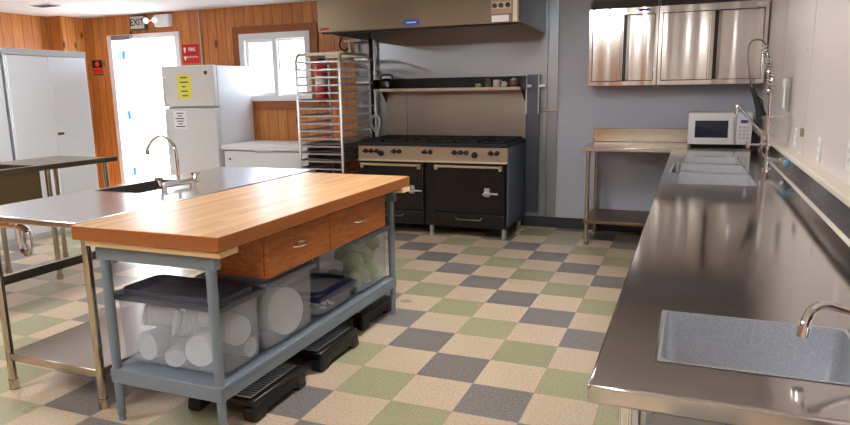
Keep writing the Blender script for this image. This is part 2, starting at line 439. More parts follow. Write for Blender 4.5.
# outside: pale ground and the neighbouring house seen blown out through the window
struct('ground', B(-40, 30, YB+.34, 60, -.12, -.02), SNOW)
nb = thing('house', (-9.5, 13.5, -.02), 'pale house with a pinkish eave seen through the window', 'building')
B(-15, -6.0, 11.5, 17, -.02, 2.45).build('house_wall', SIDING, nb)
B(-15.3, -5.7, 11.2, 17.3, 2.45, 2.85).build('eave', BRICK, nb)
MB().prism([(-15.3, 11.2, 2.85), (-15.3, 17.3, 2.85), (-15.3, 14.2, 4.0)], (9.6, 0, 0)).build('roof', SIDING, nb)

# ceiling lamps
first = None
LPOS = [(-.3, .7, 'above the long counter'), (.1, -3.5, 'near the front end of the long counter, added for fill light'), (-4.3, .1, 'above the dish counter'), (-2.9, -2.4, 'behind the steel island')]  # second one is added out of view for fill light under the table
for i, (x, y, wh) in enumerate(LPOS):
    lb = 'long fluorescent ceiling fixture with white diffuser ' + wh
    if first is None:
        first = thing('ceiling_lamp', (x, y, H-.09), lb, 'ceiling lamp', 'fluorescent ceiling lamps')
        MB().box(x-.16, x+.16, y-.62, y+.62, H-.03, H-.001).build('lamp_housing', WHITEP, first)
        MB().box(x-.14, x+.14, y-.6, y+.6, H-.085, H-.03).build('lamp_diffuser', LAMP, first, .01)
    else: copy_tree(first, loc=(x, y, H-.09), label=lb)
v = thing('ceiling_vent', (-5.85, 2.62, H-.012), 'small dark slotted ceiling vent above the tall white cabinets', 'vent')
B(-6.0, -5.7, 2.55, 2.7, H-.01, H-.001).build('vent_frame', WHITEP, v)
for k in range(4): B(-5.98, -5.72, 2.565+k*.034, 2.585+k*.034, H-.014, H-.009).build('slat', GREYD, v)

# ------------------------------------------------------------------ signs on the pine wall
Y0 = YB-.001
s = thing('exit_sign', (-5.66, Y0, 2.24), 'white exit sign with dark letters above the door', 'sign')
B(-5.785, -5.535, YB-.05, YB, 2.235, 2.415).build('sign_box', mat('exit_box', (70,70,66), .5), s, .004)
B(-5.77, -5.55, YB-.053, YB-.05, 2.25, 2.40).build('sign_face', mat('exit_face', (205,205,195), .5), s)
text('lettering', 'EXIT', (-5.66, YB-.0545, 2.325), .115, INK, s)
s = thing('emergency_light', (-5.32, Y0, 2.27), 'white emergency light box with two lamp heads right of the exit sign', 'emergency light')
B(-5.36, -5.13, YB-.08, YB, 2.255, 2.40).build('lamp_body', WHITEP, s, .008)
for x in (-5.45, -5.31):
    h = MB().lathe([(.015,.0),(.03,.02),(.04,.045),(.036,.05)], (x, YB-.09, 2.335), (.35,-1,-.15)).cyl((x, YB-.09, 2.335), (x+.1, YB-.04, 2.335), .01).build('lamp_head', WHITEP, s)
    MB().lathe([(.034,.0),(.034,.004)], Vector((x, YB-.09, 2.335))+Vector((.35,-1,-.15)).normalized()*.049, (.35,-1,-.15)).build('lens', EML, h)
s = thing('warning_sign', (-6.46, Y0, 1.68), 'small black sign with orange symbol and orange lettering left of the door', 'sign')
B(-6.56, -6.36, YB-.006, YB, 1.675, 1.895).build('sign_border', mat('sign_edge', (170,140,100), .5), s)
B(-6.55, -6.37, YB-.009, YB-.006, 1.69, 1.885).build('sign_face', BLACKS, s)
MB().lathe([(.038,0),(.038,.002)], (-6.46, YB-.009, 1.835), (0,-1,0), 8).build('symbol', ORANGE, s)
B(-6.545, -6.375, YB-.011, YB-.009, 1.705, 1.785).build('orange_block', ORANGE, s)
MB().box(-6.53,-6.5,YB-.013,YB-.011,1.72,1.77).box(-6.49,-6.46,YB-.013,YB-.011,1.72,1.77).box(-6.45,-6.42,YB-.013,YB-.011,1.72,1.77).box(-6.41,-6.385,YB-.013,YB-.011,1.72,1.77).build('lettering', mat('dark_orange_ink', (190,44,24), .5), s)
s = thing('safety_sign', (-4.89, Y0, 1.81), 'red sign with white symbols and lettering above the fridge', 'sign')
B(-5.02, -4.76, YB-.006, YB, 1.80, 2.03).build('sign_face', RED, s)
MB().lathe([(.018,0),(.018,.002)], (-4.975, YB-.006, 1.975), (0,-1,0), 12).box(-4.983,-4.967,YB-.008,YB-.006,1.93,1.965).build('symbol', PAPER, s)
MB().prism([(-5.0,YB-.008,1.885),(-4.95,YB-.008,1.885),(-4.975,YB-.008,1.83)],(0,.002,0)).build('symbol', PAPER, s)
text('lettering', 'FIRE', (-4.865, YB-.0075, 1.965), .06, PAPER, s)
text('lettering', 'EXTINGUISHER', (-4.868, YB-.0075, 1.875), .026, PAPER, s)
tag(MB().cyl((-4.71, YB-.02, 1.5), (-4.71, YB-.02, 2.42), .011).build('conduit', mat('conduit_paint', (196,186,170), .5)), 'thin pale vertical conduit on the pine wall above the fridge', 'pipe')
# fire extinguisher
e = thing('fire_extinguisher', (-2.98, 3.70, 1.30), 'red fire extinguisher hanging on the pine wall behind the pan rack', 'fire extinguisher')
MB().lathe([(.05,0),(.07,.02),(.07,.36),(.055,.42),(.025,.45)], (-2.98, 3.70, 1.30)).build('tank', RED, e)
MB().lathe([(.0715,0),(.0715,.1)], (-2.98, 3.70, 1.5)).build('tank_label', PAPER, e)
MB().cyl((-2.98,3.70,1.75),(-2.98,3.70,1.79),.02).box(-3.03,-2.9,3.69,3.71,1.79,1.80).box(-3.03,-2.92,3.69,3.71,1.82,1.83).build('valve_handle', BLACKP, e)
MB().tube([(-2.96,3.70,1.78),(-2.88,3.68,1.74),(-2.87,3.68,1.6),(-2.88,3.68,1.4)], .012, smooth=5).build('hose', RUBBER, e)
B(-3.0, -2.96, 3.77, YB, 1.5, 1.7).build('bracket', BLACKP, e)

# ------------------------------------------------------------------ tall storage cabinets on the left
def tall_cabinet(y0, label):
    y1 = y0+.915; X = -5.13; Z = 1.885
    t = thing('storage_cabinet', ((X-.3), (y0+y1)/2, 0), label, 'cabinet', 'tall white storage cabinets')
    MB().box(X-.6, X-.022, y0, y1, .0, Z).build('cabinet_body', CABW, t, .003)
    MB().box(X-.022, X+.0, y0, y1, Z-.06, Z).build('header_strip', mat('header_paint', (200,200,202), .4, .3), t, .002)
    for k in (0, 1):
        a = y0+.012+k*.447; 
        dd = MB().box(X-.02, X, a, a+.443, .06, Z-.066).build('door', CABW, t, .004)
        if k == 1:
            B(X, X+.004, a-.01+.0, a+.085, .99, 1.1).build('handle_plate', WHITEP, dd)
            MB().cyl((X+.004,a+.02,1.045),(X+.03,a+.02,1.045),.014).cyl((X+.004,a+.06,1.045),(X+.02,a+.06,1.045),.012).build('knob', GREYD, dd)
    return t
tall_cabinet(1.535, 'tall white double-door cabinet nearest the door, with small handle plate')
tall_cabinet(.585, 'tall white cabinet at the left edge of the picture')

# ------------------------------------------------------------------ fridge, freezer
t = thing('refrigerator', (-4.36, 3.42, 0), 'white top-freezer refrigerator with yellow and white notes on its doors', 'refrigerator')
B(-4.72, -3.99, 3.16, 3.775, .03, 1.735).build('fridge_body', WHITE, t, .008)
B(-4.72, -3.99, 3.09, 3.155, 1.285, 1.74).build('freezer_door', FRIDGE, t, .012)
B(-4.72, -3.99, 3.09, 3.155, .08, 1.265).build('fridge_door', FRIDGE, t, .012)
MB().tube([(-4.665,3.09,1.32),(-4.665,3.05,1.33),(-4.665,3.05,1.6),(-4.665,3.09,1.61)], .012).build('handle', WHITEP, t)
MB().tube([(-4.665,3.09,.75),(-4.665,3.05,.76),(-4.665,3.05,1.22),(-4.665,3.09,1.23)], .012).build('handle', WHITEP, t)
MB().cyl((-4.09,3.09,1.655),(-4.09,3.083,1.655),.022).build('badge', GREYD, t)
B(-4.7, -4.01, 3.14, 3.2, 0, .07).build('kick_grille', GREYD, t)
n = thing('note', (-4.40, 3.087, 1.38), 'yellow paper note taped on the upper fridge door', 'paper')
B(-4.50, -4.30, 3.0855, 3.089, 1.37, 1.645).build('sheet', YELLOW, n)
for k, (a, b) in enumerate(((-.05,.05),(-.06,.06),(-.03,.02),(-.05,.05),(-.04,.05))): B(-4.40+a, -4.40+b, 3.0845, 3.0855, 1.60-k*.05, 1.612-k*.05).build('writing_line', INK, n)
n = thing('note', (-4.50, 3.087, 1.05), 'white printed paper note taped on the lower fridge door', 'paper')
B(-4.585, -4.405, 3.0855, 3.089, 1.035, 1.235).build('sheet', PAPER, n)
for k, (a, b) in enumerate(((-.05,.05),(-.03,.03),(-.07,.06),(-.05,.05),(-.03,.03),(-.07,.07))): B(-4.495+a, -4.495+b, 3.0845, 3.0855, 1.205-k*.03, 1.216-k*.03).build('writing_line', INK, n)
t = thing('chest_freezer', (-3.3, 3.43, 0), 'white chest freezer standing between the refrigerator and the pan rack', 'freezer')
B(-3.94, -2.84, 3.12, 3.77, .03, .79).build('freezer_body', WHITE, t, .01)
B(-3.96, -2.82, 3.09, 3.775, .80, .86).build('lid', WHITE, t, .015)
B(-3.5, -3.26, 3.075, 3.09, .795, .815).build('lid_grip', FRIDGE, t, .004)
MB().cyl((-3.86,3.12,.7),(-3.86,3.112,.7),.012).build('lock', GREYD, t)
B(-3.9, -2.88, 3.16, 3.72, 0, .03).build('base', GREYD, t)

# ------------------------------------------------------------------ sheet pan rack
RX0, RX1, RY0, RY1 = -2.775, -2.285, 2.87, 3.52
t = thing('pan_rack', ((RX0+RX1)/2, (RY0+RY1)/2, 0), 'tall aluminium sheet pan rack on casters left of the range', 'rack')
for x, fr_ in ((RX0, 'left'), (RX1, 'right')):
    MB().tube([(x,RY0,.13),(x,RY0,1.73),(x,RY0+.03,1.78),(x,RY0+.08,1.795),(x,RY1-.08,1.795),(x,RY1-.03,1.78),(x,RY1,1.73),(x,RY1,.13)], .0135, 10).build('side_frame', ALU, t)
for y in (RY0+.08, RY1-.08):
    MB().box(RX0-.012, RX1+.012, y-.02, y+.02, 1.78, 1.81).build('top_bar', mat('pale_bar', (225,220,190), .5), t)
for y in (RY0, RY1):
    MB().box(RX0, RX1, y-.012, y+.012, .14, .17).build('bottom_bar', ALU, t)
run0 = None
for k in range(20):
    z = .272+k*.0758
    for sgn, x in ((1, RX0), (-1, RX1)):
        a = MB().box(min(x, x+sgn*.045), max(x, x+sgn*.045), RY0-.01, RY1+.01, z-.003, z).box(x-.002, x+.002, RY0-.01, RY1+.01, z-.003, z+.02).build('runner', ALU, t)
    if 2 <= k <= 19: MB().box(RX0, RX1, RY0-.006, RY0+.002, z-.004, z+.010).build('front_bar', ALU, t)
for x in (RX0, RX1):
    for y in (RY0, RY1):
        cs = MB().cyl((x-.015,y,.055),(x+.015,y,.055),.055,n=18).build('caster', RUBBER, t)
        MB().box(x-.022,x-.017,y-.02,y+.02,.05,.13).box(x+.017,x+.022,y-.02,y+.02,.05,.13).box(x-.022,x+.022,y-.02,y+.02,.125,.14).build('fork', ALU, cs)
PZ = [.272+8*.0758, .272+7*.0758, .272+6*.0758]
p0 = None
for z, lb in zip(PZ, ['flat grey sheet pan in the rack, topmost of the three low ones', 'flat grey sheet pan in the rack, middle of the three low ones', 'flat grey sheet pan in the rack, lowest one in view']):
    if p0 is None:
        m_ = MB().tub(RX0+.022, RX1-.022, RY0+.03, RY1-.02, z+.027, z+.002, r=.02, inset=.008, th=.002, flange=.006, outer=.02)
        p0 = tag(m_.build('sheet_pan', ALU_DARK), lb, 'baking pan', 'sheet pans in the rack')
        pz = p0.location.z - z
    else:
        q = p0.copy(); C.objects.link(q); q.location = (p0.location.x, p0.location.y, z+pz); q['label'] = lb

# ------------------------------------------------------------------ range with hood
GX0, GX1, GY0, GY1 = -2.20, -.637, 3.05, 3.74
t = thing('range', ((GX0+GX1)/2, (GY0+GY1)/2, 0), 'wide black commercial range with two ovens under the steel hood', 'stove')
B(GX0, GX1-.012, GY0+.03, GY1, .10, .885).build('range_body', BLACK, t, .004)
B(GX1-.012, GX1, GY0+.02, GY1, .13, .885).build('side_panel', steel('range_side_steel', (120,130,150), .4), t)
B(GX0, GX1, GY0-.01, GY0+.03, .745, .885).build('control_panel', steel('control_steel', (190,184,170), .32, (20,1,1)), t, .004)
B(GX0-.0, GX1+.0, GY0-.045, GY0-.01, .735, .752).build('front_rail', mat('rail_cream', (205,196,170), .4, .5), t, .003)
B(GX0-.005, GX1+.003, GY0-.025, GY1, .887, .925).build('cooktop', BLACKM, t, .006)
for k in range(6):
    a = GX0+.03+k*.252
    g = MB()
    for r_ in (0, 1):
        b0 = GY0+.02+r_*.34
        g.box(a,a+.235,b0,b0+.012,.927,.945).box(a,a+.235,b0+.31,b0+.322,.927,.945).box(a,a+.012,b0,b0+.32,.927,.945).box(a+.223,a+.235,b0,b0+.32,.927,.945)
        for q in range(8):
            an = q*PI/4; cx, cy = a+.1175, b0+.16
            g.tube([(cx+.045*math.cos(an),cy+.045*math.sin(an),.94),(cx+.12*math.cos(an)*(1.0 if q%2==0 else 1.2),cy+.12*math.sin(an)*(1.0 if q%2==0 else 1.2)*1.2,.94)],.006,6)
    gr = g.build('grate', BLACKM, t)
    MB().lathe([(.05,0),(.05,.008),(.03,.012)],(a+.1175,GY0+.18,.925)).lathe([(.05,0),(.05,.008),(.03,.012)],(a+.1175,GY0+.52,.925)).build('burner', BLACKM, gr)
for x in (-2.11,-2.05,-1.99,-1.80,-1.74,-1.47,-1.41,-1.16,-1.10,-1.04,-.80,-.74):
    MB().lathe([(.024,0),(.02,.02),(.018,.024)], (x, GY0-.01, .833), (0,-1,0), 14).box(x-.022,x+.022,GY0-.05,GY0-.03,.826,.84).build('burner_knob', BLACKP, t)
for x in (-1.94, -.96):
    MB().lathe([(.03,0),(.028,.02),(.022,.03)], (x, GY0-.01, .812), (0,-1,0), 18).build('oven_knob', BLACKP, t)
for a, b, hx in ((GX0+.02, -1.49, -1.60), (-1.38, GX1-.03, -.83)):
    od = B(a, b, GY0-.008, GY0+.03, .25, .725).build('oven_door', BLACK, t, .006)
    MB().box(a+.02,b-.02,GY0-.045,GY0-.03,.69,.712).box(a+.02,a+.05,GY0-.045,GY0-.008,.665,.712).box(b-.05,b-.02,GY0-.045,GY0-.008,.665,.712).build('door_trim', WIREL, od, .003)
    MB().box(hx-.03,hx+.02,GY0-.028,GY0-.008,.42,.50).cyl((hx-.01,GY0-.05,.455),(hx+.11,GY0-.055,.452),.011).cyl((hx,GY0-.008,.455),(hx,GY0-.05,.455),.016).cyl((hx-.04,GY0-.035,.44),(hx-.01,GY0-.035,.46),.012).build('latch_handle', ALU, od)
for a, b in ((GX0+.02, -1.49), (-1.38, GX1-.03)):
    kd = B(a, b, GY0-.0, GY0+.03, .105, .24).build('kick_panel', BLACK, t, .004)
    MB().tube([(a+.22,GY0,.205),(a+.24,GY0-.02,.185),(b-.24,GY0-.02,.185),(b-.22,GY0,.205)],.006).build('handle', mat('dim_metal',(110,108,104),.4,1), kd)
for x in (GX0+.06, -1.43, GX1-.05):
    for y in (GY0+.06, GY1-.06):
        MB().cyl((x,y,0),(x,y,.10),.02,.026).cyl((x,y,0),(x,y,.012),.03).build('leg', ALU, t)
# backguard and high shelf
B(GX0-.0, GX1-.0, GY1, GY1+.03, .885, 1.44).build('backguard', steel('backguard_steel', (150,146,140), .34, (12,1,1), .12), t)
for x in (-1.95,): B(x-.002,x+.002,GY1-.003,GY1,.93,1.43).build('backguard_seam', GREYD, t)
sh = MB().box(GX0-.03, GX1, 3.50, GY1+.03, 1.425, 1.44).build('high_shelf', mat('shelf_dark',(26,24,28),.4), t)
B(GX0-.03, GX1, 3.49, 3.50, 1.412, 1.445).build('shelf_edge', mat('shelf_edge_steel',(170,160,150),.35,1), t, .002)
B(GX0-.03, GX1, GY1, GY1+.03, 1.44, 1.55).build('shelf_back', BLACKM, t)
for x in (GX0-.04, GX1): B(x, x+.01, 3.50, GY1+.03, 1.42, 1.54).build('shelf_side', BLACK, t)
for x in (GX0, GX1-.015): MB().prism([(x,3.60,1.424),(x,GY1,1.424),(x,GY1,1.3)],(.015,0,0)).build('shelf_bracket', BLACK, t)
# items on the high shelf
def shelf_item(name, x, prof, m, lab, cat, extra=None):
    o = thing(name, (x, 3.60, 1.44), lab, cat)
    MB().lathe(prof, (x, 3.60, 1.44)).build('vessel', m, o)
    if extra: extra(o)
    return o
def kettle(o):
    MB().tube([(-2.19,3.6,1.51),(-2.19,3.6,1.56),(-2.16,3.6,1.59),(-2.08,3.6,1.59),(-2.05,3.6,1.56),(-2.05,3.6,1.51)],.011,smooth=4).build('handle', BLACKP, o)
shelf_item('kettle', -2.12, [(.07,0),(.095,.03),(.09,.08),(.05,.11),(.015,.115)], BLACK, 'black kettle with arched handle on the left end of the range shelf', 'kettle', kettle)
tag(MB().sph((-1.09,3.58,1.462),.022,(1.6,1,1)).build('lime', LIME), 'small yellow green fruit on the shelf above the range', 'fruit')
shelf_item('spice_jar', -.995, [(.03,0),(.034,.05),(.02,.07)], mat('olive_glass',(96,98,70),.3), 'olive coloured jar on the range shelf between the fruit and the pale mug', 'jar', lambda o: MB().cyl((-.995,3.6,1.51),(-.995,3.6,1.53),.02).build('lid', BROWN, o))
shelf_item('mug', -.905, [(.025,0),(.036,.01),(.036,.075),(.032,.075),(.03,.012)], OFFW, 'cream mug on the range shelf beside the olive jar', 'mug', lambda o: MB().tube([(-.87,3.6,1.5),(-.845,3.6,1.495),(-.845,3.6,1.465),(-.872,3.6,1.455)],.006,smooth=4).build('handle', OFFW, o))
tag(MB().sph((-.82,3.58,1.47),.03,(1.1,1,1),10).build('garlic_bulb', OFFW), 'cream garlic bulb on the range shelf right of the pale mug', 'garlic')
shelf_item('sugar_bowl', -.73, [(.025,0),(.045,.02),(.045,.05),(.03,.07),(.012,.08)], BROWN, 'brown and cream bowl at the right end of the range shelf', 'bowl', lambda o: MB().lathe([(.03,0),(.034,.01),(.01,.03)],(-.73,3.6,1.50)).build('lid', OFFW, o))

# steel wall lining behind the range
t = thing('steel_wall_panel', (-1.35, YB-.01, .11), 'stainless steel sheets lining the wall behind the range and hood', 'wall panel')
xs = [-2.37, -.43, -.325]
for i in range(len(xs)-1): B(xs[i]+.002, xs[i+1]-.002, YB-.014, YB-.001, .111, H-.002).build('sheet', ST_PANEL, t, .002)
B(-.66, -.327, YB-.018, YB-.014, 1.19, 1.2).build('joint_strip', ST_LEG, t)
t = thing('corner_post', (-2.46, YB-.05, 0), 'narrow dark steel column with bands between the pine wall and range', 'post')
B(-2.55, -2.375, YB-.09, YB-.001, 0, 1.99).build('post_body', mat('dull_steel',(110,108,110),.4,1), t, .003)
for z in (.5,.75,1.0,1.25,1.5,1.75): B(-2.553, -2.372, YB-.093, YB-.0, z, z+.025).build('band', ALU, t)
tag(MB().cyl((-2.33,3.74,.0),(-2.33,3.74,1.97),.014).cyl((-2.33,3.74,1.2),(-2.33,3.74,1.24),.024).cyl((-2.33,3.74,1.6),(-2.33,3.74,1.64),.024).build('gas_pipe', ALU), 'thin vertical steel gas pipe at the left end of the range', 'pipe')
tag(MB().tube([(-2.33,3.68,.7),(-2.26,3.66,1.0),(-2.25,3.66,1.12),(-2.31,3.66,1.16),(-2.35,3.66,1.08),(-2.31,3.67,.98)],.012,smooth=6).build('gas_hose', ALU), 'looped braided gas hose between the pan rack and the range', 'hose')
t = thing('steel_channel', (-.57, 3.73, .16), 'upright steel channel with bright edges at the right end of the range', 'post')
B(-.622, -.505, 3.72, YB-.016, .16, 1.56).build('channel_web', mat('blue_steel',(92,98,110),.35,1), t)
for x in (-.632, -.507): B(x, x+.012, 3.70, 3.72, 1.17, 1.56).build('channel_edge', WHITEP, t, .002)
for x in (-.635, -.495): B(x, x+.06, 3.70, 3.715, 1.435, 1.462).build('clip', WHITEP, t)

# hood
HX0, HX1, HY0 = -2.40, -.455, 2.70
t = thing('exhaust_hood', ((HX0+HX1)/2, 3.2, 1.97), 'large stainless steel exhaust hood above the black range', 'hood')
B(HX0, HX1, HY0, HY0+.03, 1.975, H-.002).build('front_panel', ST_HOOD, t, .003)
for x in (HX0, HX1-.02): MB().prism([(x,HY0+.03,1.985),(x,YB-.016,1.96),(x,YB-.016,H-.002),(x,HY0+.03,H-.002)],(.02,0,0)).build('side_panel', ST_PANEL, t)
B(HX0+.02, HX1-.02, HY0+.03, YB-.016, 2.12, 2.14).build('inner_top', mat('hood_inside',(120,110,100),.45,1), t)
for x in range(5):
    a = HX0+.1+x*.36
    MB().prism([(a,3.1,2.0),(a,3.6,2.1),(a,3.6,2.118),(a,3.1,2.02)],(.33,0,0)).build('grease_filter', mat('filter_metal',(140,130,116),.4,1), t)
B(HX0+.02, HX1-.02, HY0+.03, HY0+.09, 1.965, 1.985).build('grease_gutter', mat('gutter_dark',(50,40,36),.45,.8), t)
bd = MB().lathe([(.085,0),(.085,.004)], (-1.44, HY0-.0, 2.022), (0,-1,0), 24)
for v_ in bd.bm.verts: v_.co.z = 2.022+(v_.co.z-2.022)*.36
bd = bd.build('badge', BLUE, t)
MB().box(-1.485, -1.39, HY0-.006, HY0-.004, 2.017, 2.026).build('badge_mark', PAPER, bd)
B(HX0+.02, HX0+.12, HY0-.002, HY0, 1.995, 2.022).build('warning_label', REDL, t)
cp = B(-.70, -.515, HY0-.008, HY0, 2.05, 2.25).build('switch_panel', mat('switch_tan',(160,130,110),.4,.4), t, .002)
B(-.69, -.525, HY0-.011, HY0-.008, 2.09, 2.145).build('button_plate', WIREL, cp)
for x, m_ in ((-.665, GREYD), (-.61, GREYD), (-.55, BLACKP)):
    MB().cyl((x,HY0-.008,2.118),(x,HY0-.028,2.118),.02).build('switch', m_, cp)
B(-.695, -.545, HY0-.003, HY0, 1.985, 2.04).build('white_label', PAPER, t)
B(-.51, -.47, HY0-.01, HY0, 1.98, H-.01).build('edge_channel', mat('edge_tan',(190,180,160),.3,1), t, .002)

# small white pipe and cable left under the hood
tag(MB().tube([(-2.55,3.6,1.96),(-2.55,3.6,1.82)],.016).tube([(-2.62,3.6,1.96),(-2.42,3.6,1.96)],.013).build('drain_pipe', mat('pipe_white',(225,220,200),.4)), 'short white pipe hanging under the left end of the hood', 'pipe')
tag(MB().tube([(-2.72,3.76,2.05),(-2.76,3.75,1.93),(-2.70,3.75,1.87),(-2.64,3.75,1.9),(-2.66,3.75,1.78)],.009,smooth=6).build('cable', RUBBER), 'dark looped cable on the pine wall by the hood', 'cable')

# ------------------------------------------------------------------ back table with microwave
TY0, TY1, TX0, TX1 = 3.08, 3.78, .035, 1.425
t = thing('steel_table', ((TX0+TX1)/2, (TY0+TY1)/2, 0), 'stainless steel table with backsplash and undershelf below the wall cabinets', 'table')
MB().box(TX0, TX1, TY0, TY1, .865, .90).build('tabletop', steel('table_steel',(190,182,170),.24,(1,20,1),.04), t, .004)
B(TX0, TX1, TY1-.03, TY1, .90, 1.03).build('backsplash', steel('splash_steel',(184,174,160),.2,(1,1,20),.06), t, .006)
B(TX0+.02, TX1-.02, TY0+.02, TY1-.06, .205, .235).build('undershelf', mat('shelf_tan',(120,100,84),.4,1), t, .003)
for x in (TX0+.05, TX1-.05):
    for y in (TY0+.05, TY1-.08): MB().cyl((x,y,0),(x,y,.865),.019).cyl((x,y,0),(x,y,.03),.023).build('leg', ST_LEG, t)
t = thing('microwave', (1.15, 3.48, .90), 'white microwave oven with dark window standing on the steel table', 'microwave')
MX0, MX1, MY, MZ = .905, 1.405, 3.26, .925
B(MX0, MX1, MY+.02, MY+.38, MZ, MZ+.272).build('oven_body', WHITEP, t, .008)
B(MX0, MX0+.375, MY, MY+.019, MZ+.002, MZ+.27).build('oven_door', WHITEP, t, .006)
B(MX0+.055, MX0+.315, MY-.003, MY, MZ+.06, MZ+.205).build('window', GLASSD, t)
B(MX0+.345, MX0+.358, MY-.02, MY, MZ+.04, MZ+.23).build('handle', WHITEP, t, .004)
kp = B(MX0+.379, MX1, MY, MY+.019, MZ+.002, MZ+.27).build('control_panel', WHITEP, t, .006)
B(MX0+.41, MX0+.465, MY-.002, MY, MZ+.185, MZ+.21).build('display', DISPLAY, kp)
for r_ in range(4):
    for c_ in range(3): B(MX0+.398+c_*.03, MX0+.42+c_*.03, MY-.002, MY, MZ+.05+r_*.03, MZ+.07+r_*.03).build('button', mat('button_grey',(205,205,205),.5), kp)
for x in (MX0+.04, MX1-.04):
    for y in (MY+.06, MY+.34): MB().cyl((x,y,.90),(x,y,MZ),.015).build('foot', BLACKP, t)

# ------------------------------------------------------------------ wall cabinets
def wall_cabinet(x0, x1, label, badge):
    y0, y1, z0, z1, zt = 3.50, YB-.002, 1.435, 2.125, 2.20
    t = thing('wall_cabinet', ((x0+x1)/2, (y0+y1)/2, z0), label, 'cabinet', 'stainless wall cabinets')
    MB().slab((x0, x1), (z0, z1), (y0, y0+.03), [(x0+.03, x1-.03, z0+.04, z1-.06)], 'xzy').build('front_frame', ST_CAB, t, .002)
    for xx in (x0, x1-.012): MB().prism([(xx,y0,z1),(xx,y0+.06,zt),(xx,y1,zt+.06),(xx,y1,z0),(xx,y0+.031,z0),(xx,y0+.031,z1)],(.012,0,0)).build('side_panel', ST_CAB, t)
    B(x0+.012, x1-.012, y0+.031, y1, z0, z0+.012).build('bottom_panel', ST_CAB, t)
    MB().prism([(x0+.012,y0,z1),(x0+.012,y0+.06,zt),(x0+.012,y1,zt+.06),(x0+.012,y1,z1)],(x1-x0-.024,0,0)).build('sloped_top', steel('top_steel',(150,148,150),.35), t)
    xm = (x0+x1)/2 + (.0 if badge else .02)
    a = x0+.032; b = x1-.032
    d1 = MB().box(a, xm-.01, y0+.012, y0+.026, z0+.043, z1-.063).build('sliding_door', ST_CAB, t, .003)
    B(xm-.045, xm-.022, y0-.002, y0+.012, z0+.045, z1-.065).build('pull', ST_CAB, d1, .005)
    d2 = MB().box(xm-.015, b, y0+.032, y0+.046, z0+.043, z1-.063).build('sliding_door', ST_CAB, t, .003)
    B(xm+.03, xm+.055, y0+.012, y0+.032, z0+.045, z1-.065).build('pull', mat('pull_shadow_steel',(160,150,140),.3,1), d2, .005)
    B(xm-.0, xm+.03, y0+.026, y0+.03, z0+.045, z1-.065).build('gap_seal', BLACKP, d2)
    if badge:
        bd = B(x1-.17, x1-.075, y0-.003, y0, z1-.035, z1-.015).build('badge', BLUE, t)
    else:
        bd = B(x1-.1, x1-.02, y0-.003, y0, z1-.035, z1-.01).build('badge', ALU, t)
    return t
wall_cabinet(.008, .612, 'left stainless wall cabinet with sliding doors and small blue badge', True)
wall_cabinet(.616, 1.488, 'right wider stainless wall cabinet with sliding doors beside the corner', False)

# ------------------------------------------------------------------ long right counter, near part
CX0, CX1 = .785, 1.455
def leg(parent, x, y, h, m=ST_LEG, r=.02, name='leg'):
    return MB().cyl((x,y,.02),(x,y,h),r).cyl((x,y,.0),(x,y,.05),r*1.2).build(name, m, parent)
t = thing('steel_counter', (1.12, .6, 0), 'long stainless steel counter along the right wall with one near sink and three far sinks', 'counter')
NS = (.898, 1.275, -1.60, -1.285)
bas = [NS, (.872, 1.275, .955, 1.40), (.877, 1.268, 1.45, 1.92), (.882, 1.262, 1.97, 2.44)]
MB().slab((CX0, CX1), (-1.75, 3.04), (.862, .90), bas, 'xyz').build('worktop', ST_TOP, t, .007)
MB().prism([(CX1-.014,-1.75,.9005),(CX1,-1.75,.9005),(CX1,-1.75,.862),(CX1+.025,-1.75,.862),(CX1+.025,-1.75,1.018),(CX1,-1.75,1.018),(CX1,-1.75,.916),(CX1-.005,-1.75,.908)],(0,4.79,0)).build('backsplash', steel('backsplash_steel',(150,146,146),.16,(2,30,2),.03,.05), t)
MB().prism([(CX1-.017,-1.75,.9004),(CX1-.008,-1.75,.9004),(CX1-.003,-1.75,.909),(CX1-.006,-1.75,.911)],(0,4.79,0)).build('cove_edge', mat('cove_bright',(235,228,215),.45,.8), t)
for k, q in enumerate(bas):
    sb = MB().tub(q[0]+.006, q[1]-.006, q[2]+.006, q[3]-.006, .9012, .70 if k == 0 else .62, r=.022, inset=.006, th=.0008, flange=.0065).build('sink_basin', ST_BASIN, t)
    MB().lathe([(.04,0),(.045,.003),(.02,.004)], ((q[0]+q[1])/2, (q[2]+q[3])/2, .7005 if k == 0 else .6205)).build('drain', CHROME, sb)
for y in (1.425, 1.945): B(.885, 1.26, y-.022, y+.022, .90, .904).build('divider_rim', mat('rim_bright',(232,236,242),.3,1), t, .002)
for y in (-1.66, .3, 2.9):
    for x in (CX0+.07, CX1-.06): leg(t, x, y, .862, CHROME, .023)
B(CX0+.05, CX1-.04, -1.68, .32, .2, .23).build('undershelf', ST_PANEL, t, .003)
B(CX0+.11, CX1-.1, -1.668, -1.655, .76, .85).build('apron', ST_PANEL, t)
# near faucet on the wall
t = thing('faucet', (1.455, -1.42, .98), 'chrome swan-neck faucet spout over the near sink on the right', 'faucet')
MB().tube([(1.435,-1.355,.955),(1.32,-1.43,.975),(1.235,-1.465,.996),(1.195,-1.485,1.01),(1.172,-1.50,1.006),(1.16,-1.513,.985),(1.157,-1.518,.97)],.0085,10,smooth=5).build('spout', CHROME, t)
MB().cyl((1.157,-1.518,.975),(1.155,-1.519,.955),.0115).build('aerator', CHROME, t)
MB().cyl((1.435,-1.36,.955),(1.435,-1.16,.955),.016).cyl((1.435,-1.34,.955),(1.455,-1.34,.955),.018).cyl((1.435,-1.18,.955),(1.455,-1.18,.955),.018).build('faucet_body', CHROME, t)

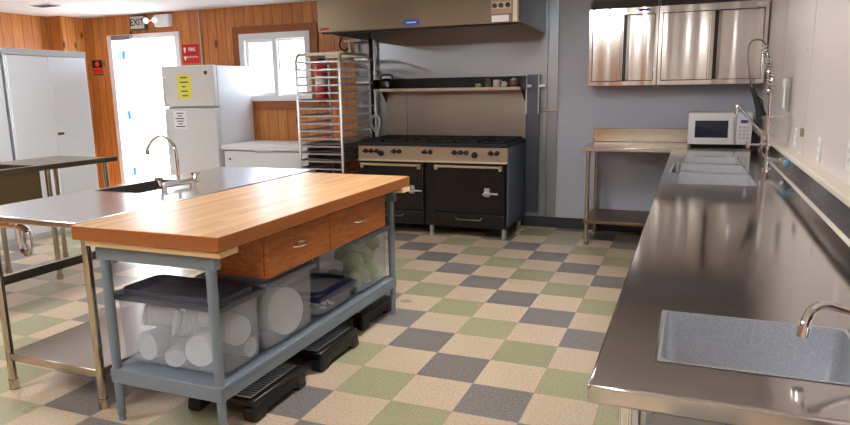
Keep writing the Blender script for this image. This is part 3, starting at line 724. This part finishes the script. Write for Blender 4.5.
# pre-rinse faucet
RXP, RYP = 1.383, 1.72
t = thing('pre_rinse_faucet', (RXP, RYP, .90), 'tall chrome spring pre-rinse faucet with black spray handle by the wall', 'faucet')
MB().cyl((RXP,RYP,.9),(RXP,RYP,1.0),.014).cyl((RXP,RYP,.9),(RXP,RYP,.912),.028).cyl((RXP,RYP,.965),(1.455,RYP-.10,.975),.013).build('valve_body', CHROME, t)
MB().cyl((RXP,RYP,.98),(RXP-.012,RYP,1.40),.0095).cyl((RXP,RYP,1.05),(RXP,RYP,1.10),.016).cyl((RXP-.006,RYP,1.21),(RXP-.006,RYP,1.25),.014).build('riser', CHROME, t)
MB().tube([(RXP-.006,RYP,1.23),(1.455,RYP,1.235),(1.497,RYP,1.235)],.007).build('wall_bracket', CHROME, t)
hp = [(1.371,RYP,1.40),(1.360,RYP,1.55),(1.342,RYP,1.63),(1.318,RYP,1.68),(1.285,RYP,1.698),(1.25,RYP,1.69),(1.234,RYP-.01,1.65),(1.236,RYP-.02,1.57),(1.25,RYP-.03,1.48),(1.268,RYP-.04,1.40)]
MB().tube(hp,.0052,8,smooth=6).build('hose', mat('hose_grey',(120,118,116),.35,.9), t)
def along(u):
    z = 1.36+u*.30
    return 1.371-.045*max(0,(z-1.40)/.26)**1.6, z
pts = []
for k in range(24*10+1):
    u = k/240; a = k*2*PI/15; bx, z = along(u)
    pts.append((bx+.020*math.cos(a), RYP+.020*math.sin(a), z))
MB().tube(pts,.0045,5).build('spring', CHROME, t)
MB().cyl((1.268,RYP-.04,1.41),(1.298,RYP-.045,1.33),.012,.017).cyl((1.298,RYP-.045,1.33),(1.318,RYP-.045,1.27),.019,.022).build('spray_handle', BLACKP, t)
MB().cyl((1.318,RYP-.045,1.27),(1.33,RYP-.045,1.235),.026,.03).tube([(1.285,RYP-.06,1.37),(1.325,RYP-.07,1.33),(1.338,RYP-.06,1.27)],.005).build('spray_head', RUBBER, t)
MB().tube([(1.345,1.70,.98),(1.343,1.70,1.10),(1.33,1.69,1.14),(1.26,1.65,1.22),(1.20,1.61,1.295),(1.188,1.60,1.30),(1.185,1.6,1.28),(1.186,1.6,1.25)],.0088,smooth=4).build('spout', CHROME, t)
k1 = MB().cyl((1.40,RYP-.02,.965),(1.452,1.36,.985),.011).build('valve_stem', CHROME, t)
MB().lathe([(.010,0),(.021,.006),(.021,.02),(.01,.026)], (1.452,1.35,.985), (.1,-1,-.05), 10).build('knob', BLUEK, k1)
k2 = MB().cyl((RXP,RYP+.02,1.055),(1.275,RYP+.02,1.055),.009).build('lever', CHROME, t)
MB().cyl((1.27,RYP+.02,1.035),(1.27,RYP+.02,1.078),.012).build('lever_tip', CHROME, k2)

# wall plates
def plate(y, z, h, w_, label, m=WHITEP):
    t = thing('outlet_plate', (XR, y, z-h/2), label, 'outlet', 'plates on the right wall')
    B(XR-.008, XR-.0005, y-w_/2, y+w_/2, z-h/2, z+h/2).build('plate', m, t, .002)
    for dz in (-.02, .02): B(XR-.010, XR-.008, y-.012, y+.012, z+dz-.01, z+dz+.01).build('socket', mat('socket_grey',(214,210,206),.5), t)
plate(.655, 1.125, .115, .07, 'white outlet plate on the right wall, second from the camera')
plate(-.0, 1.16, .115, .075, 'white outlet plate on the right wall nearest the camera')
plate(1.45, 1.13, .1, .06, 'white outlet plate on the right wall just before the spring faucet')
tag(B(XR-.012, XR-.0005, 1.18, 1.24, 1.145, 1.19).build('wall_tag', mat('tag_brown',(150,130,116),.6), None, .003), 'small brownish tag on the right wall between outlet plates', 'tag')
t = thing('wall_thermometer', (XR-.02, 1.87, 1.26), 'slim upright glassy holder mounted on the right wall by the spring faucet', 'holder')
B(XR-.02, XR-.0005, 1.845, 1.895, 1.26, 1.475).build('back_plate', mat('holder_grey',(180,178,176),.3), t, .006)
MB().cyl((XR-.03,1.87,1.28),(XR-.03,1.87,1.41),.009).cyl((XR-.03,1.87,1.41),(XR-.03,1.87,1.46),.016).build('tube', WHITEP, t)
for i, (y, z, lb) in enumerate(((1.30,1.61,'upper'), (1.27,1.05,'lower'))):
    tag(MB().sph((XR-.003,y,z),.009,n=8).build('wall_screw', PAPER), 'tiny white screw cover on the right wall, %s one' % lb, 'screw')

# ------------------------------------------------------------------ steel island with sink
IX0, IX1, IY0, IY1, IZ = -2.27, -1.49, -.90, 1.06, .895
t = thing('steel_island', (-1.88, .1, 0), 'stainless steel island table with a small sink beside the butcher block table', 'table')
SH = (-2.20, -1.87, -.17, .33)
MB().slab((IX0, IX1), (IY0, IY1), (IZ-.028, IZ), [SH], 'xyz').build('tabletop', ST_ISL, t, .004)
MB().tub(SH[0]+.006, SH[1]-.006, SH[2]+.006, SH[3]-.006, IZ+.0012, .72, r=.03, inset=.008, th=.0008, flange=.007).build('sink_basin', mat('dark_basin',(120,112,108),.35,1), t)
for x in (IX0+.14, IX1-.04):
    for y in (IY0+.07, IY1-.07): MB().cyl((x,y,.015),(x,y,IZ-.028),.0195).cyl((x,y,0),(x,y,.05),.0225).build('leg', mat('polished_leg',(196,186,166),.1,1), t)
B(IX0+.14, IX1-.03, IY0+.055, IY1-.055, .155, .192).build('undershelf', steel('undershelf_steel',(190,180,168),.2,(2,20,2)), t, .003)
B(IX0+.127, IX0+.155, IY0+.07, IY1-.07, .53, .575).build('side_rail', ST_LEG, t, .002)
# bridge faucet
FX, FY = -1.81, .075
t = thing('faucet', (FX, FY, IZ), 'chrome gooseneck bridge faucet with two handles on the steel island', 'faucet')
MB().cyl((FX-.02,FY-.12,IZ+.03),(FX+.01,FY+.12,IZ+.03),.015).cyl((FX-.018,FY-.1,IZ),(FX-.018,FY-.1,IZ+.03),.016).cyl((FX+.008,FY+.1,IZ),(FX+.008,FY+.1,IZ+.03),.016).build('bridge_body', CHROME, t)
MB().tube([(FX,FY,IZ+.04),(FX,FY,IZ+.12),(FX-.005,FY,IZ+.22),(FX-.012,FY-.03,IZ+.275),(FX-.03,FY-.075,IZ+.30),(FX-.045,FY-.125,IZ+.285),(FX-.055,FY-.158,IZ+.24),(FX-.056,FY-.16,IZ+.225)],.009,10,smooth=6).build('spout', CHROME, t)
MB().cyl((FX-.056,FY-.16,IZ+.23),(FX-.056,FY-.16,IZ+.205),.012).build('aerator', CHROME, t)
for sx, sy in ((-.02,-.115),(.01,.115)):
    h = MB().cyl((FX+sx,FY+sy,IZ+.03),(FX+sx*1.25,FY+sy*1.1,IZ+.062),.014).build('valve', CHROME, t)
    MB().tube([(FX+sx*1.25-.028,FY+sy*1.1,IZ+.068),(FX+sx*1.25+.028,FY+sy*1.1,IZ+.068)],.007).tube([(FX+sx*1.25,FY+sy*1.1-.028,IZ+.068),(FX+sx*1.25,FY+sy*1.1+.028,IZ+.068)],.007).build('cross_handle', CHROME, h)

# ------------------------------------------------------------------ far-left steel dish counter
t = thing('dish_counter', (-3.9, .2, 0), 'long steel dish counter with deep basins in front of the white cabinets', 'counter')
KX0, KX1, KY0, KY1, KZ = -4.3, -3.6, -1.3, 1.31, .905
holes = [(-4.2, -3.75, -.1, .28), (-4.2, -3.75, .32, .66)]
MB().slab((KX0, KX1), (KY0, KY1), (KZ-.03, KZ), holes, 'xyz').box(KX1-.012, KX1, KY0, KY1, KZ, KZ+.012).build('worktop', mat('dull_top',(150,138,122),.3,1), t, .003)
for q in holes: MB().tub(q[0], q[1], q[2], q[3], KZ-.031, .58, r=.03, inset=.01, th=.003, flange=.015).build('sink_basin', mat('basin_dull',(150,136,104),.35,1), t)
B(-3.66, -3.63, -.2, .60, .56, KZ-.032).build('basin_apron', mat('apron_dull',(150,134,100),.38,1), t, .004)
for y in (-1.2, .68, 1.22):
    for x in (KX0+.06, KX1-.05): MB().cyl((x,y,.0),(x,y,KZ-.03),.02).cyl((x,y,0),(x,y,.04),.025).build('leg', ST_LEG, t)
MB().tube([(-3.95,.6,.58),(-3.95,.6,.3),(-3.92,.6,.22),(-3.86,.6,.22),(-3.84,.6,.32),(-3.9,.6,.42),(-4.25,.6,.42)],.025,10,smooth=4).build('drain_trap', CHROME, t)
t = thing('faucet', (-4.24, .28, KZ), 'small chrome faucet on the dish counter at the left edge', 'faucet')
MB().cyl((-4.24,.2,KZ+.03),(-4.24,.36,KZ+.03),.016).cyl((-4.24,.28,KZ),(-4.24,.28,KZ+.05),.02).build('faucet_body', CHROME, t)
MB().tube([(-4.24,.28,KZ+.03),(-4.24,.28,KZ+.12),(-4.18,.27,KZ+.15),(-4.1,.26,KZ+.12)],.01,smooth=4).build('spout', CHROME, t)

# ------------------------------------------------------------------ butcher block table
BX0, BX1, BY0, BY1 = -1.445, -.69, -.965, .86
t = thing('butcher_block_table', ((BX0+BX1)/2, (BY0+BY1)/2, 0), 'butcher block work table on grey painted metal legs with two wooden drawers', 'table')
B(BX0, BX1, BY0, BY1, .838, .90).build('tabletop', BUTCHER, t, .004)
B(BX0+.05, BX1-.01, BY0+.02, BY0+.13, .812, .838).build('spacer_board', PLY, t)
B(BX0+.05, BX1+.01, BY1-.13, BY1-.02, .812, .838).build('spacer_board', PLY, t)
LX0, LX1, LY0, LY1 = -1.36, -.80, -.885, .80
for y in (LY0, LY1): MB().box(LX0-.03, LX1+.035, y-.02, y+.02, .745, .812).build('apron', GREY, t, .003)
B(LX0-.03, LX0+.0, LY0+.02, LY1-.02, .755, .812).build('side_apron', GREY, t, .003)
for x in (LX0, LX1):
    for y in (LY0, LY1):
        MB().lathe([(.013,0),(.017,.006),(.013,.02),(.018,.03),(.0175,.05),(.021,.4),(.022,.76)], (x,y,0), n=16).build('leg', GREY, t)
MB().box(LX0-.02, LX1+.02, LY0-.02, LY1+.02, .235, .25).box(LX0-.02, LX1+.02, LY0-.02, LY0-.005, .185, .235).box(LX0-.02, LX1+.02, LY1+.005, LY1+.02, .185, .235).box(LX1+.005, LX1+.02, LY0-.005, LY1+.005, .185, .235).box(LX0-.02, LX0-.005, LY0-.005, LY1+.005, .185, .235).build('undershelf', GREY, t, .003)
# drawer housing
MB().box(LX0+.25, LX1+.06, -.62, .56, .822, .836).box(LX0+.25, LX1+.055, -.62, -.602, .645, .822).box(LX0+.25, LX1+.055, .545, .56, .645, .822).box(LX0+.25, LX0+.265, -.602, .545, .645, .822).build('drawer_housing', DRAWERW, t, .002)
B(LX0+.3, LX1+.062, -.61, .555, .635, .645).build('housing_bottom', DRAWERW, t)
for a, b, hy in ((-.615, -.09, -.366), (-.084, .56, .225)):
    dr = B(LX1+.057, LX1+.077, a, b, .638, .825).build('drawer', DRAWERW, t, .003)
    MB().box(LX0+.3, LX1+.057, a+.03, b-.03, .65, .8).build('drawer_box', DRAWERW, dr)
    X = LX1+.077
    MB().tube([(X,hy-.05,.735),(X+.02,hy-.035,.735),(X+.024,hy,.735),(X+.02,hy+.035,.735),(X,hy+.05,.735)],.006,8,smooth=4).build('handle', CHROME, dr)

# ------------------------------------------------------------------ storage boxes on the undershelf
ZS = .25
def storage_box(x0, x1, y0, y1, h, lidm, label, lidh=.03, cat='storage box', r=.04):
    t = thing('storage_box', ((x0+x1)/2, (y0+y1)/2, ZS), label, cat)
    MB().tub(x0+.015, x1-.015, y0+.015, y1-.015, ZS+h-.012, ZS+.004, r=r, inset=.006, th=.003, flange=.008, outer=r).build('box_body', CLEAR, t)
    # lid: rim, sunken field
    m = MB()
    m.tub(x0+.03, x1-.03, y0+.03, y1-.03, ZS+h+lidh-.006, ZS+h+.002, r=r, inset=.001, th=.004, flange=.03, outer=r)
    m.slab((x0+.0, x1-.0), (y0+.0, y1-.0), (ZS+h-.011, ZS+h+lidh-.012), [(x0+.012, x1-.012, y0+.012, y1-.012)], 'xyz')
    m.build('lid', lidm, t)
    if lidm is LIDB: B(x0+.028, x1-.028, y0+.028, y1-.028, ZS+h+.003, ZS+h+lidh-.004).build('lid_panel', mat('lid_panel_pale',(150,160,178),.4), t, .004)
    return t
storage_box(-1.39, -.79, -.860, -.56, .315, LIDG, 'large clear storage box with dark grey lid holding bags of foam plates', .02)
storage_box(-1.20, -.79, -.555, -.12, .32, LIDC, 'medium clear storage box with pale grey lid holding a big white plate', .022)
storage_box(-1.26, -.79, .33, .77, .335, LIDC, 'tall clear storage box full of green vegetables at the far end of the shelf', .022)
storage_box(-1.10, -.795, -.09, .31, .115, LIDB, 'low clear food container with dark blue rimmed lid on the table shelf', .018, 'food container', .05)

def plate_stack(c, ax, r, ln, n, label, bag=True):
    c = Vector(c); ax = Vector(ax).normalized()
    t = thing('plate_stack', c - Vector((0,0,r)), label, 'plates', 'bagged foam plates in the large box')
    m = MB()
    step = ln/n
    for i in range(n-1):
        m.lathe([(r*.6,0),(r*.72,.002),(r*.985,.012),(r,.014),(r*.99,.0165),(r*.7,.006),(r*.6,.0045)], c+ax*(-ln+i*step), ax, 24)
    st = m.build('plates', FOAM, t); st['kind'] = 'stuff'
    MB().lathe([(.001,0.004),(r*.55,.004),(r*.6,.0),(r*.72,.004),(r*.98,.014),(r,.016),(r*.99,.019),(r*.72,.0105),(r*.62,.007),(r*.57,.0095),(.001,.0095)], c+ax*(-step*.5), ax, 32).build('top_plate', FOAM, t)
    if bag: MB().lathe([(r*.2,-ln-.03),(r*1.03,-ln+.005),(r*1.035,-.02),(r*1.0,.022),(r*.6,.024)], c, ax, 20).build('bag', BAG, t)
    return t
F = (.35,-1,.0)
plate_stack((-.945,-.815,.36), (.2,-1,.08), .068, .17, 13, 'sleeve of white foam plates facing the front middle of the large box')
plate_stack((-1.23,-.815,.345), (-.1,-1,.05), .065, .17, 12, 'sleeve of white foam plates in the left front of the large box')
plate_stack((-.845,-.70,.42), (1,-.3,.0), .066, .14, 11, 'sleeve of white foam plates facing the right side of the large box')
plate_stack((-1.085,-.79,.455), (-.75,-.8,.3), .056, .15, 11, 'sleeve of foam plates lying slanted in the upper middle of the large box')
plate_stack((-1.29,-.74,.455), (-.9,-.4,.1), .052, .13, 11, 'sleeve of foam plates high in the left end of the large box')
plate_stack((-.955,-.77,.495), (.8,-.6,.05), .045, .16, 12, 'sleeve of foam plates lying on top in the right half of the large box')
plate_stack((-.85,-.62,.315), (1,.0,.0), .045, .16, 12, 'sleeve of foam plates low in the back right corner of the large box')
plate_stack((-1.10,-.80,.305), (.5,-1,.0), .045, .16, 12, 'sleeve of foam plates low between the two front sleeves of the large box')

# big plate in medium box, paper stack behind it
t = thing('serving_plate', (-.9, -.32, ZS+.01), 'large white oval-rimmed plate leaning inside the medium clear box', 'plate')
PA = Vector((1,-.25,.12)).normalized(); PC = Vector((-.862,-.325,.385))
MB().lathe([(.001,0),(.07,0),(.078,.004),(.112,.014),(.114,.016),(.113,.018),(.077,.008),(.001,.005)], PC, PA, 36).build('plate_body', FOAM, t)
MB().lathe([(.062,.005),(.066,.0085),(.07,.005)], PC, PA, 36).build('rim_ring', FOAM, t)
t = thing('plate_stack', (-1.0, -.32, ZS+.01), 'stack of white foam plates standing behind the large plate in the medium box', 'plates')
m = MB()
for i in range(11): m.lathe([(.06,0),(.075,.002),(.108,.012),(.109,.0145),(.075,.006),(.06,.0045)], (-1.09+i*.016,-.30,.375), (1,-.25,.1), 24)
pq = m.build('plates', FOAM, t); pq['kind'] = 'stuff'

# green vegetables in the tall box (round heads), each one its own object
def veg(x, y, z, r, lab):
    t = thing('lettuce', (x,y,z-r), lab, 'vegetable', 'green heads in the tall box')
    m = MB(); m.sph((x,y,z), r, (1,1,.92), 14)
    for v_ in m.bm.verts:
        d_ = (v_.co-Vector((x,y,z))); a = math.atan2(d_.y,d_.x)
        v_.co += d_*(.06*math.sin(5*a+z*20)*math.cos(6*d_.z/r))
    m.build('head', GREENV, t)
    m2 = MB()
    for k in range(4):
        a = k*PI/2+x*9
        m2.lathe([(r*.35,0),(r*.6,r*.08),(r*.72,r*.22),(r*.70,r*.22),(r*.58,r*.10),(r*.33,.004)], (x+.55*r*math.cos(a), y+.55*r*math.sin(a), z+.0*r), (math.cos(a),math.sin(a),.35), 12)
    m2.build('outer_leaf', mat('pale_leaf',(190,205,150),.6), t)
    return t
gv = [(-.895,.43,.325,0),(-.895,.545,.32,0),(-.895,.655,.325,0),(-.885,.445,.44,0),(-.885,.575,.445,0),(-1.01,.43,.33,0),(-1.01,.55,.45,0),(-1.01,.65,.33,0),(-.885,.665,.50,0),(-.90,.50,.53,0)]
BROWNY = 0
wd = ['near the low container','at the bottom beside the box corner','in the far lower corner','high at the near side','high in the middle','low in the second row','high in the second row','low at the far back','at the top of the far corner','topmost near the lid']
for (x,y,z,l_), w_ in zip(gv, wd): veg(x, y, z, .058, 'pale green lettuce head in the tall clear box, ' + w_)
t = thing('salad_greens', (-.95, .11, ZS+.012), 'handful of cut green vegetables and white pieces in the low container', 'vegetable')
m = MB()
for k in range(16): m.sph((-.87-random.random()*.14, .0+random.random()*.2, ZS+.045+random.random()*.02), .016, (1.4,1,.7), 8)
m.build('green_pieces', GREENV, t)['kind'] = 'stuff'
m = MB()
for k in range(10): m.sph((-.86-random.random()*.15, .0+random.random()*.22, ZS+.026), .013, (1.6,1,.6), 8)
m.build('white_pieces', FOAM, t)['kind'] = 'stuff'

# ------------------------------------------------------------------ step stools
def stool(loc, label, rz=0):
    t = thing('step_stool', loc, label, 'step stool', 'black step stools under the table')
    w2, l2, h = .195, .21, .105
    B(-w2+.008, w2-.008, -l2+.008, l2-.008, h-.035, h).build('top_frame', BLACKP, t, .01, local=True)
    B(-w2+.045, w2-.045, -l2+.025, l2-.025, h, h+.003).build('tread_pad', GRIP, t, 0, local=True)
    g = MB()
    for k in range(17):
        y = -l2+.04+k*(2*l2-.08)/16
        g.box(-w2+.047, w2-.047, y-.004, y+.004, h+.003, h+.0045)
    g.build('tread_ribs', mat('rib_dark',(92,104,124),.5), t, 0, local=True)
    for sx in (-1,1):
        x0 = sx*(w2-.02)
        P = [(x0,-l2+.01,h-.03),(x0,l2-.01,h-.03),(x0,l2-.07,.012),(x0,l2-.10,.03),(x0,-l2+.10,.03),(x0,-l2+.07,.012)]
        MB().prism([(p[0],p[1],p[2]) for p in P],(sx*.012,0,0)).build('side_skirt', BLACKP, t, .003, local=True)
        for sy in (-1,1):
            ax0, ax1 = sorted((sx*(w2-.075), sx*w2)); ay0, ay1 = sorted((sy*(l2-.085), sy*l2))
            m = MB().box(ax0, ax1, ay0, ay1, 0, h-.035)
            for v_ in m.bm.verts:
                if v_.co.z > .01: v_.co.x -= sx*.008; v_.co.y -= sy*.008
            m.build('leg', BLACKP, t, .014, local=True)
    t.rotation_euler = (0,0,rz)
    return t
s0 = stool((-.957,-.505,0), 'black step stool with grey ribbed tread, nearest the camera')
copy_tree(s0, loc=(-.957,.055,0), label='black step stool with grey ribbed tread, under the middle of the table')
copy_tree(s0, loc=(-1.03,.66,0), label='black step stool under the far end of the table, mostly in shadow')

# ------------------------------------------------------------------ daylight
wld = bpy.data.worlds.new('sky'); bpy.context.scene.world = wld; wld.use_nodes = True
bg = wld.node_tree.nodes['Background']; bg.inputs[0].default_value = (.80,.88,1,1); bg.inputs[1].default_value = 7
sun = bpy.data.lights.new('sun', 'SUN'); sun.energy = 14; sun.angle = math.radians(2); sun.color = (1,.96,.9)
so = bpy.data.objects.new('sun', sun); C.objects.link(so); so.rotation_euler = Vector((-.62,-.18,-.75)).to_track_quat('-Z','Y').to_euler()
for (x0,x1,z0,z1) in ((DX0,DX1,0,DZ),(WX0,WX1,WZ0,WZ1)):
    al = bpy.data.lights.new('portal','AREA'); al.shape='RECTANGLE'; al.size=x1-x0; al.size_y=z1-z0; al.cycles.is_portal=True
    ao = bpy.data.objects.new('daylight_portal', al); C.objects.link(ao); ao.location=((x0+x1)/2,YB+.145,(z0+z1)/2); ao.rotation_euler=(-PI/2,0,0)

# ------------------------------------------------------------------ camera
cam = bpy.data.cameras.new('camera'); co = bpy.data.objects.new('camera', cam); C.objects.link(co)
yaw, pitch, roll, fpx = -.3861, -.1853, -.0168, 656.95
Fw = Vector((math.sin(yaw)*math.cos(pitch), math.cos(yaw)*math.cos(pitch), math.sin(pitch)))
R0 = Vector((math.cos(yaw), -math.sin(yaw), 0)); U0 = R0.cross(Fw)
R = R0*math.cos(roll)+U0*math.sin(roll); U = -R0*math.sin(roll)+U0*math.cos(roll)
M = Matrix((R, U, -Fw)).transposed().to_4x4(); M.translation = Vector((.9372,-2.8964,1.4326))
co.matrix_world = M
cam.sensor_width = 36; cam.lens = fpx/850*36; cam.clip_start = .05
sc = bpy.context.scene; sc.camera = co
sc.view_settings.view_transform = 'Standard'; sc.view_settings.look = 'None'; sc.view_settings.gamma = 1; sc.view_settings.use_curve_mapping = False
sc.view_settings.exposure = 0.5
sc.cycles.use_denoising = True
sc.cycles.max_bounces = 10; sc.cycles.transparent_max_bounces = 24; sc.cycles.sample_clamp_indirect = 6
sc.cycles.caustics_reflective = False; sc.cycles.caustics_refractive = False
